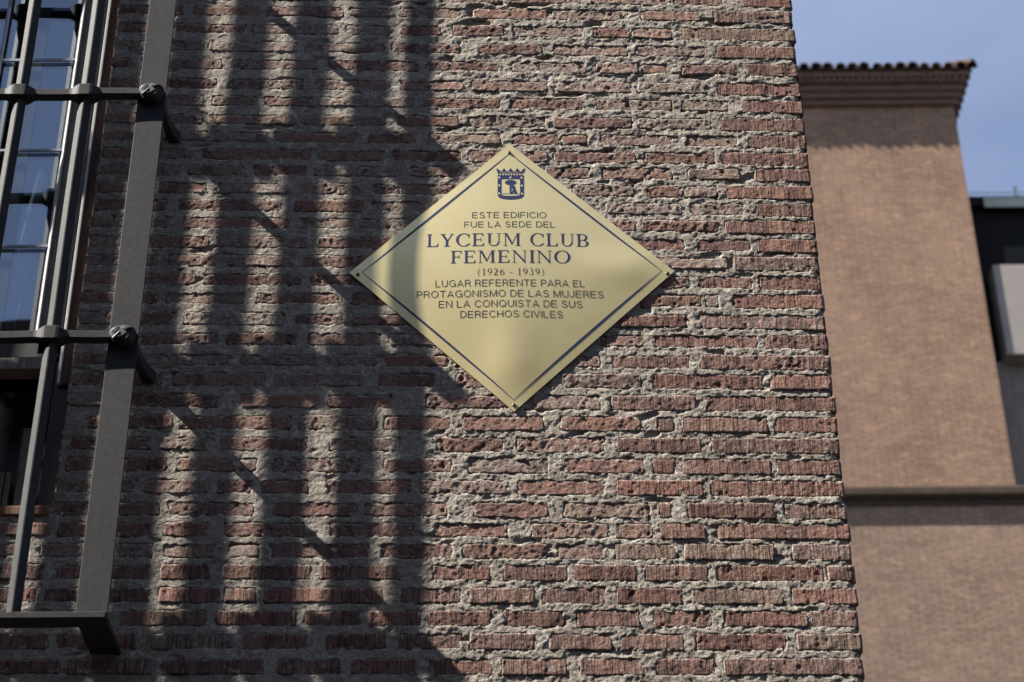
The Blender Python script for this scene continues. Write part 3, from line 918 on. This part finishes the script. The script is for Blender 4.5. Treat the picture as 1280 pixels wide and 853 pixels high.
def stroke(P_, pts, T, w=.10):
    n = len(pts); A, B = [], []
    closed = abs(pts[0][0] - pts[-1][0]) + abs(pts[0][1] - pts[-1][1]) < 1e-6
    for i in range(n):
        a = pts[i - 1] if i else (pts[-2] if closed else None); b_ = pts[i + 1] if i < n - 1 else (pts[1] if closed else None); c = pts[i]
        ds = []
        for p, q in ((a, c), (c, b_)):
            if p is None or q is None: continue
            L_ = math.hypot(q[0] - p[0], q[1] - p[1])
            if L_ > 1e-9: ds.append(((q[0] - p[0]) / L_, (q[1] - p[1]) / L_))
        if len(ds) == 1: nx_, ny_ = -ds[0][1], ds[0][0]; k = 1
        else:
            nx_, ny_ = -(ds[0][1] + ds[1][1]), ds[0][0] + ds[1][0]; L_ = math.hypot(nx_, ny_) or 1; nx_ /= L_; ny_ /= L_
            k = 1 / max(.45, nx_ * -ds[0][1] + ny_ * ds[0][0])
        h_ = w / 2 * k
        A.append(T((c[0] + nx_ * h_, c[1] + ny_ * h_))); B.append(T((c[0] - nx_ * h_, c[1] - ny_ * h_)))
    P_.strip(A, B)
def text_line(txt, x0, x1, ytop, ybot, mat):
    track, sp_ = .17, .40
    lay = []; x = 0
    for ch in txt:
        if ch == ' ': x += sp_; continue
        g_, wd = SANS[ch]; lay.append((x, g_)); x += wd + track
    W = x - track
    A0 = pw(x0, ybot); B0 = pw(x1, ybot); H = pw((x0 + x1) / 2, ytop)[1] - pw((x0 + x1) / 2, ybot)[1]
    P_ = Print()
    for ox, g_ in lay:
        def T(p, ox=ox):
            u = (p[0] + ox) / W; return (A0[0] + (B0[0] - A0[0]) * u, A0[1] + (B0[1] - A0[1]) * u + p[1] * H)
        for pl in g_: stroke(P_, pl, T)
    o = P_.build('lettering', mat, pq); tag(o, 'line of print reading ' + txt)
text_line('ESTE EDIFICIO', 590, 683, 263, 270.6, BLACKP)
text_line('FUE LA SEDE DEL', 580, 694, 275, 282.6, BLACKP)
text_line('LUGAR REFERENTE PARA EL', 544, 731, 348.5, 357, BLACKP)
text_line('PROTAGONISMO DE LAS MUJERES', 520.5, 754.5, 361.5, 370, BLACKP)
text_line('EN LA CONQUISTA DE SUS', 548, 728, 374, 382.6, BLACKP)
text_line('DERECHOS CIVILES', 575, 703.5, 387, 395.4, BLACKP)

# serif capitals drawn from stems, hairlines and modulated bowls (cap height 1)
TK, TN, SR = .135, .045, .045
def g_stem(x, s=1.0, top=True, bot=True, w=TK):
    r = [('p', [(x, 0), (x + w, 0), (x + w, 1), (x, 1)])]
    e = .09
    if bot: r.append(('p', [(x - e, 0), (x + w + e, 0), (x + w + e, .035), (x + w, .07), (x, .07), (x - e, .035)]))
    if top: r.append(('p', [(x - e, 1), (x + w + e, 1), (x + w + e, .965), (x + w, .93), (x, .93), (x - e, .965)]))
    return r
def bowl(cx, cy, rx, ry, a0, a1, tx, ty, n=26):
    A, B = [], []
    for i in range(n + 1):
        a = math.radians(a0 + (a1 - a0) * i / n)
        A.append((cx + rx * math.cos(a), cy + ry * math.sin(a))); B.append((cx + (rx - tx) * math.cos(a), cy + (ry - ty) * math.sin(a)))
    return ('s', A, B)
def glyph(ch):
    P = lambda *q: ('p', list(q))
    if ch == 'L': return g_stem(.1) + [P((.1, 0), (.66, 0), (.70, .26), (.665, .26), (.58, .05), (.1, .05))], .76
    if ch == 'Y': return [P((.30, 0), (.44, 0), (.44, .46), (.30, .46)), P((.20, 0), (.54, 0), (.54, .035), (.44, .07), (.30, .07), (.20, .035)),
                          P((.02, 1), (.18, 1), (.44, .46), (.30, .43)), P((.66, 1), (.72, 1), (.44, .44), (.39, .46)),
                          P((-.04, 1), (.28, 1), (.28, .965), (-.04, .965)), P((.55, 1), (.80, 1), (.80, .965), (.55, .965))], .80
    if ch == 'C': return [bowl(.50, .5, .46, .52, 42, 318, .145, .045), P((.80, .97), (.83, .97), (.84, .66), (.805, .66), (.76, .84)), P((.83, .14), (.88, .22), (.86, .25), (.80, .18))], .92
    if ch == 'O': return [bowl(.50, .5, .48, .52, 0, 360, .145, .045, 40)], 1.0
    if ch == 'E': return g_stem(.1) + [P((.1, 0), (.68, 0), (.72, .24), (.69, .24), (.60, .05), (.1, .05)), P((.1, 1), (.66, 1), (.67, .78), (.64, .78), (.57, .95), (.1, .95)), P((.2, .485), (.52, .485), (.52, .53), (.2, .53)), P((.50, .38), (.535, .38), (.535, .64), (.50, .64))], .78
    if ch == 'F': return g_stem(.1) + [P((.1, 1), (.64, 1), (.65, .76), (.62, .76), (.55, .95), (.1, .95)), P((.2, .485), (.50, .485), (.50, .53), (.2, .53)), P((.485, .38), (.52, .38), (.52, .64), (.485, .64))], .70
    if ch == 'U': return [P((.12, .3), (.25, .3), (.25, 1), (.12, 1)), P((.02, 1), (.36, 1), (.36, .965), (.02, .965)), P((.72, .3), (.765, .3), (.765, 1), (.72, 1)), P((.62, 1), (.88, 1), (.88, .965), (.62, .965)),
                          bowl(.4425, .32, .3225, .335, 180, 360, .09, .06)], .92
    if ch == 'M': return [P((.12, 0), (.165, 0), (.165, .97), (.12, .97)), P((.02, 0), (.27, 0), (.27, .035), (.02, .035)), P((.0, 1), (.25, 1), (.55, .26), (.50, .10), (.13, .95), (.0, .965)),
                          P((.49, .10), (.535, .10), (.87, .98), (.83, .99)), P((.82, 0), (.955, 0), (.955, 1), (.82, 1)), P((.73, 0), (1.05, 0), (1.05, .035), (.73, .035)), P((.84, 1), (1.05, 1), (1.05, .965), (.84, .965))], 1.10
    if ch == 'B': return g_stem(.1) + [bowl(.38, .745, .30, .255, -90, 90, .13, .045), P((.2, 1), (.385, 1), (.385, .955), (.2, .955)), P((.2, .535), (.385, .535), (.385, .49), (.2, .49)),
                          bowl(.40, .265, .34, .265, -90, 90, .14, .045), P((.2, 0), (.405, 0), (.405, .045), (.2, .045)), ], .82
    if ch == 'N': return [P((.12, 0), (.165, 0), (.165, .96), (.12, .96)), P((.02, 0), (.27, 0), (.27, .035), (.02, .035)), P((0, 1), (.19, 1), (.80, .14), (.80, -.02), (.76, -.02), (.08, .965), (0, .965)),
                          P((.76, 0), (.80, 0), (.80, 1), (.76, 1)), P((.65, 1), (.91, 1), (.91, .965), (.65, .965))], .96
    if ch == 'I': return g_stem(.11), .38
    if ch == '1': return [P((.24, 0), (.34, 0), (.34, 1), (.28, 1), (.14, .9), (.14, .87), (.24, .88)), P((.13, 0), (.45, 0), (.45, .04), (.13, .04))], .56
    if ch == '9': return [bowl(.28, .68, .24, .32, 0, 360, .10, .045, 30), P((.42, .70), (.52, .70), (.50, .45), (.38, .2), (.12, 0), (.12, .035), (.30, .2), (.40, .42))], .60
    if ch == '6': return [bowl(.28, .31, .24, .32, 0, 360, .10, .045, 30), P((.14, .30), (.04, .30), (.06, .55), (.18, .8), (.46, 1), (.46, .965), (.27, .8), (.16, .58))], .60
    if ch == '2': return [bowl(.26, .73, .21, .27, -15, 165, .10, .05), P((.46, .68), (.36, .68), (.05, .05), (.05, 0), (.14, .06), (.44, .55)), P((.05, 0), (.48, 0), (.52, .2), (.49, .2), (.43, .09), (.08, .09))], .60
    if ch == '3': return [bowl(.24, .76, .20, .24, -80, 150, .09, .045), bowl(.22, .29, .26, .30, -150, 85, .10, .05)], .58
    if ch == '(': return [bowl(.48, .42, .36, .66, 120, 240, .07, .02)], .42
    if ch == ')': return [bowl(-.06, .42, .36, .66, -60, 60, .07, .02)], .42
    if ch == '-': return [P((.04, .32), (.34, .32), (.34, .38), (.04, .38))], .38
    return [], .30
def serif_line(txt, x0, x1, ytop, ybot, mat, track=.07):
    items = []; x = 0
    for ch in txt:
        g_, wd = glyph(ch); items.append((x, g_)); x += wd + track
    W = x - track
    A = pw(x0, ybot); B = pw(x1, ybot); H = pw((x0 + x1) / 2, ytop)[1] - pw((x0 + x1) / 2, ybot)[1]
    def T(p, ox):
        u = (p[0] + ox) / W; return (A[0] + (B[0] - A[0]) * u, A[1] + (B[1] - A[1]) * u + p[1] * H)
    P_ = Print()
    for ox, g_ in items:
        for q in g_:
            if q[0] == 'p': P_.poly([T(p, ox) for p in q[1]])
            else: P_.strip([T(p, ox) for p in q[1]], [T(p, ox) for p in q[2]])
    o = P_.build('lettering', mat, pq); tag(o, 'line of print reading ' + txt)
serif_line('LYCEUM', 533, 652, 290.3, 306.3, BLUE)
serif_line('CLUB', 662, 737.5, 290.3, 306.3, BLUE)
serif_line('FEMENINO', 563, 713.5, 312, 327.6, BLUE)
serif_line('(1926 - 1939)', 596, 681, 334.5, 343.2, BLACKP, .1)

# crest: crowned shield, bear against a tree
cr = Print()
def K(u, v): return pw(600 + u * 80 / 975, 190 + v * 70 / 853)      # crest drawn in its own small grid
def sh(du, dv=0):   # shield outline, shrunk by du
    L = [(268 + du, 330 + dv), (268 + du, 610)]
    for i in range(0, 21):
        a = math.pi * (1 - i / 20); L.append((468 + (200 - du) * math.cos(a), 615 + (80 - du) * math.sin(a) ** .7 if math.sin(a) > 0 else 615))
    L += [(668 - du, 610), (668 - du, 330 + dv)]
    return L
A = sh(0); B = sh(58, 45)
cr.strip([K(*p) for p in A], [K(*p) for p in B]); cr.poly([K(*p) for p in ((268, 330), (668, 330), (668, 375), (268, 375))])
def ell(cx, cy, rx, ry, n=20): return [K(cx + rx * math.cos(2 * math.pi * i / n), cy + ry * math.sin(2 * math.pi * i / n)) for i in range(n)]
cr.poly(ell(466, 426, 88, 40))
cr.poly([K(*p) for p in ((448, 450), (482, 450), (478, 605), (452, 605))])
cr.poly([K(*p) for p in ((480, 480), (505, 468), (530, 480), (545, 540), (572, 605), (528, 605), (505, 560), (492, 520))])
cr.poly([K(*p) for p in ((500, 540), (515, 560), (495, 605), (470, 605), (478, 590))])
cr.poly([K(*p) for p in ((330, 600), (605, 600), (605, 607), (330, 607))])
# crown
cr.poly([K(*p) for p in ((268, 268), (668, 268), (668, 282), (268, 282))]); cr.poly([K(*p) for p in ((268, 312), (668, 312), (668, 328), (268, 328))])
for i in range(9):
    u = 275 + i * 43; cr.poly([K(*p) for p in ((u, 284), (u + 14, 284), (u + 14, 310), (u, 310))])
for i, u in enumerate((364, 466, 568)):
    cr.poly([K(*p) for p in ((u - 42, 246), (u - 12, 222), (u, 196), (u + 12, 222), (u + 42, 246), (u + 20, 256), (u - 20, 256))])
cr.poly([K(*p) for p in ((245, 200), (300, 232), (300, 266), (262, 266))]); cr.poly([K(*p) for p in ((690, 200), (636, 232), (636, 266), (672, 266))])
for i in range(4):
    u = 300 + i * 102; cr.poly([K(*p) for p in ((u, 256), (u + 30, 256), (u + 30, 266), (u, 266))])
cr.build('crest', BLUE, pq)
st = Print(); st.k = 0
for (u, v) in ((293, 350), (464, 350), (633, 352), (293, 474), (637, 478), (293, 600), (640, 604)):
    n0 = len(st.v)
    pts = [K(u + 16 * math.cos(math.pi * i / 4) * 1.0, v + 14 * math.sin(math.pi * i / 4)) for i in range(8)]
    for p in pts: st.v.append(onp(p[0], p[1], .0008))
    st.f.append(tuple(range(n0, n0 + 8)))
st.build('crest_star', m_paint('pale_print', (.62, .58, .5), (.66, .62, .54), .5, .00002), pq)
for (px, py) in ((447, 339.5), (834.5, 338), (636.5, 187), (642.5, 503)):
    p = pw(px, py); h = hgt(*p)
    s_ = BM(); s_.cyl((p[0], .01, p[1]), (p[0], -h - .0018, p[1]), .0048, .0048, 14); s_.cyl((p[0], -h - .0017, p[1]), (p[0], -h - .0034, p[1]), .0046, .0030, 14)
    sc_o = s_.build('screw', SCREW, pq)
    s_ = BM(); s_.cyl((p[0], -h - .0032, p[1]), (p[0], -h - .0037, p[1]), .0019, .0019, 8); s_.build('screw_socket', DARKF, sc_o)

# ------------------------------------------------------------------ far brick tower
TY = 26.0
tw = empty('brick_tower', (at(1240, 400, TY)[0], TY, 0), 'tall pale orange brick tower with tiled eaves and dark cornice beyond the wall corner', 'tower')
xr = at(1196.5, 160, TY)[0]; xl = xr - 7.5
zc0 = at(1100, 134, TY)[2]; pe = .36; zE = at(1100, 87, TY - pe)[2]
zb1 = at(1100, 612, TY)[2]; zb0 = at(1100, 634, TY)[2]
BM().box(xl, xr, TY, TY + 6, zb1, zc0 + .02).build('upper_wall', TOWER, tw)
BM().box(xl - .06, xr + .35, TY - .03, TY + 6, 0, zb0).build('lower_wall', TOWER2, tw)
# moulded band
b = BM(); pts = [(TY + .3, zb0 + .001), (TY - .06, zb0 + .001), (TY - .06, zb0 + .09), (TY - .12, zb0 + .12), (TY - .165, zb0 + .17), (TY - .165, zb1 - .05), (TY - .12, zb1 - .01), (TY + .3, zb1 - .002)]
b.prism(pts, 'x', xl - .2, xr + .48); b.build('band_moulding', BANDM, tw)
# stepped cornice: each corbelled course proud of the one below, dentil bricks between
nst = 5; hz = (zE - zc0) / nst
for i in range(nst):
    p = pe * .88 * ((i + 1) / nst) ** .8
    z0_, z1_ = zc0 + i * hz, zc0 + (i + 1) * hz - .001
    BM().box(xl - p, xr + p, TY - p, TY + 6 + p, z0_ + .0015, z1_).build('cornice_course', CORN, tw)
    if i == 3:
        x = xr + p - .06
        k = 0
        while x > at(985, 100, TY)[0] - .8 and k < 60:
            dent = BM().box(x - .055, x + .0, TY - p - .045, TY - p + .004, z0_ + .012, z1_ - .012)
            dent.build('dentil_brick', CORN, tw); x -= .125; k += 1
# roof slab under tiles and the tiles
zt = zE + .0
slope = math.radians(22)
yr0 = TY - pe
ymid = TY + 3
rise = math.tan(slope) * (ymid - yr0)
b = BM()
p0 = [(xl - pe, yr0, zt + .012), (xr + pe, yr0, zt + .012), (xr + pe, TY + 6 + pe, zt + .012), (xl - pe, TY + 6 + pe, zt + .012)]
vs = [b.b.verts.new(p) for p in p0]; vb = [b.b.verts.new((p[0], p[1], p[2] - .011)) for p in p0]
r0 = b.b.verts.new((xl + 3, ymid, zt + rise)); r1 = b.b.verts.new((xr - 3, ymid, zt + rise))
b.b.faces.new((vs[0], vs[1], r1, r0)); b.b.faces.new((vs[1], vs[2], r1)); b.b.faces.new((vs[2], vs[3], r0, r1)); b.b.faces.new((vs[3], vs[0], r0)); b.b.faces.new(vb)
for i in range(4): b.b.faces.new((vs[i], vs[(i + 1) % 4], vb[(i + 1) % 4], vb[i]))
b.build('roof', TILE, tw)
def tile_mesh():
    b = BM(); rings = []
    n = 10
    for (yy, rad) in ((0, .108), (.45, .092)):
        zz = yy * math.tan(slope)
        ring = [(rad * math.cos(math.pi * k / n), yy, zz + rad * math.sin(math.pi * k / n) * 1.15) for k in range(n + 1)]
        ring += [((rad - .016) * math.cos(math.pi * k / n), yy, zz + (rad - .016) * math.sin(math.pi * k / n) * 1.15) for k in range(n, -1, -1)]
        rings.append(ring)
    b.loft(rings)
    bmesh.ops.recalc_face_normals(b.b, faces=b.b.faces)
    me = bpy.data.meshes.new('roof_tile'); b.b.to_mesh(me); b.b.free(); me.materials.append(TILE); return me
TM = tile_mesh()
sp = .2345
x = xr + pe - .20; k = 0
while x > xl - pe and k < 32:
    for j in range(3):
        o = link_mesh('roof_tile', TM, None, tw, (x + random.uniform(-.015, .015), yr0 - .05 + j * .36 + random.uniform(-.01, .01), zt + .02 + j * .36 * math.tan(slope) + j * .012 + random.uniform(-.004, .004)))
        o.rotation_euler = (random.uniform(-.03, .03), random.uniform(-.07, .07), random.uniform(-.05, .05)); q_ = random.uniform(.9, 1.1); o.scale = (q_, 1, q_)
        # under-tile channel
        if j == 0:
            ch = link_mesh('channel_tile', TM, None, tw, (x - sp / 2, yr0 - .035, zt + .085)); ch.scale = (.85, .8, -.7)
    x -= sp; k += 1
# side eave tiles (seen edge-on at the right)
for j in range(14):
    o = link_mesh('roof_tile', TM, None, tw, (xr + pe + .045, yr0 + .22 + j * sp, zt + .02)); o.rotation_euler = (0, 0, math.pi / 2)
# corner hip tile
o = link_mesh('hip_tile', TM, None, tw, (xr + pe + .05, yr0 - .05, zt + .05)); o.rotation_euler = (.1, 0, math.radians(45)); o.scale = (1.1, 1.1, 1.1)

# ------------------------------------------------------------------ unseen street buildings, added to darken the shaded wall
ob_ = empty('added_street_building', (-2, -11, 0), 'unseen long low brown brick building, added across the street to block skylight from the plaque wall', 'building')  # added out of view to cut the skylight reaching the wall
b = BM(); b.box(-21, 34, -20, -11, 0, 11.0); b.build('facade', STREETW, ob_)
b = BM(); b.box(-21.3, 34.3, -20.3, -10.6, 11.0, 11.3); b.build('roof', TILE, ob_)
eb = empty('added_end_building', (-28, -7, 0), 'unseen tall brown brick building, added at the left end to shade the street', 'building')  # added out of view to keep sun off the street and lessen its bounce
b = BM(); b.box(-34, -22.4, -19, 1.5, 0, 23.6); b.build('facade', STREETW, eb)
b = BM(); b.box(-34.2, -22.2, -19.2, 1.7, 23.6, 23.9); b.build('roof', TILE, eb)
for yq in (-16, -12.5, -9, -5.5, -2):
    for zq in range(7):
        BM().box(-22.42, -22.38, yq, yq + 1.2, 1 + zq * 3.2, 2.9 + zq * 3.2).build('window', DARKF, eb)
for k in range(-5, 9):
    for zq in (1.0, 4.2, 7.6):
        BM().box(k * 3.6, k * 3.6 + 1.2, -11.02, -10.98, zq, zq + 1.9).build('window', DARKF, ob_)

# ------------------------------------------------------------------ dark building with bay at the far right
DY = TY + .55
db = empty('dark_clad_building', (at(1290, 400, DY)[0], DY, 0), 'dark clad building with pale roof edge and beige bay, behind the brick tower', 'building')
xa_ = xr + .02; xz = xa_ + 9
def zz(py, Y=DY): return at(1250, py, Y)[2]
BM().box(xa_, xz, DY, DY + 7, zz(455), zz(262)).build('upper_wall', DARKCL, db)
BM().box(xr + .36, xz, DY - .10, DY + 7, 0, zz(456)).build('lower_wall', GREYR, db)
BM().box(xa_ + .001, xr + .355, DY - .098, DY + 7, zb1 + .1, zz(456)).build('lower_wall', GREYR, db)
BM().box(xa_ - .0, xz, DY - .14, DY + 7.2, zz(262) + .001, zz(251)).build('roof_fascia', DARKCL, db)
b = BM(); xq = at(1232, 255, DY)[0]
v = [(xq, DY - .12, zz(251) + .004), (xz, DY - .12, zz(251) + .004), (xz, DY + 2.5, zz(251) + .25), (xq + .3, DY + 2.5, zz(251) + .25)]
vs = [b.b.verts.new(p) for p in v] ; vb = [b.b.verts.new((p[0], p[1], zz(251) + .001)) for p in v]
b.b.faces.new(vs); b.b.faces.new(vb)
for i in range(4): b.b.faces.new((vs[i], vs[(i + 1) % 4], vb[(i + 1) % 4], vb[i]))
b.build('roof', COPPER, db)
BM().box(at(1231, 258, DY - .16)[0], xz, DY - .165, DY - .142, zz(265), zz(253.5)).build('roof_edge', COPPER, db)
# recessed window in the cladding
wx = at(1255, 320, DY)[0]
BM().box(wx, wx + 2.5, DY - .012, DY + .05, zz(330), zz(309)).build('window', INNER, db)
BM().box(at(1243, 290, DY)[0], at(1243.6, 290, DY)[0], DY - .01, DY + .02, zz(331), zz(263)).build('cladding_seam', INNER, db)
# bay
BYY = TY + .10
bx = at(1243, 345, BYY)[0]
BM().box(bx, bx + 3.2, BYY, DY + .02, at(1250, 443, BYY)[2], at(1250, 331, BYY)[2], .01).build('bay', BEIGE, db)
# roof railing
rl = empty('roof_railing', (at(1270, 245, DY)[0], DY + .4, zz(251) + .02), 'thin pale metal railing with one post on the dark roof at the far right', 'railing')
zrt = at(1270, 241, DY + .4)[2]; zpost = at(1270, 234, DY + .4)[2]; zr0 = zz(251) + .03
b = BM(); b.cyl((at(1209, 241, DY + .4)[0], DY + .4, zrt), (xz, DY + .4, zrt), .012); b.build('rail', RAILM, rl)
px_ = at(1270, 240, DY + .4)[0]
for k in range(4):
    b = BM(); b.cyl((px_ + k * 1.5, DY + .4, zr0), (px_ + k * 1.5, DY + .4, zpost), .035); b.build('post', RAILM, rl)
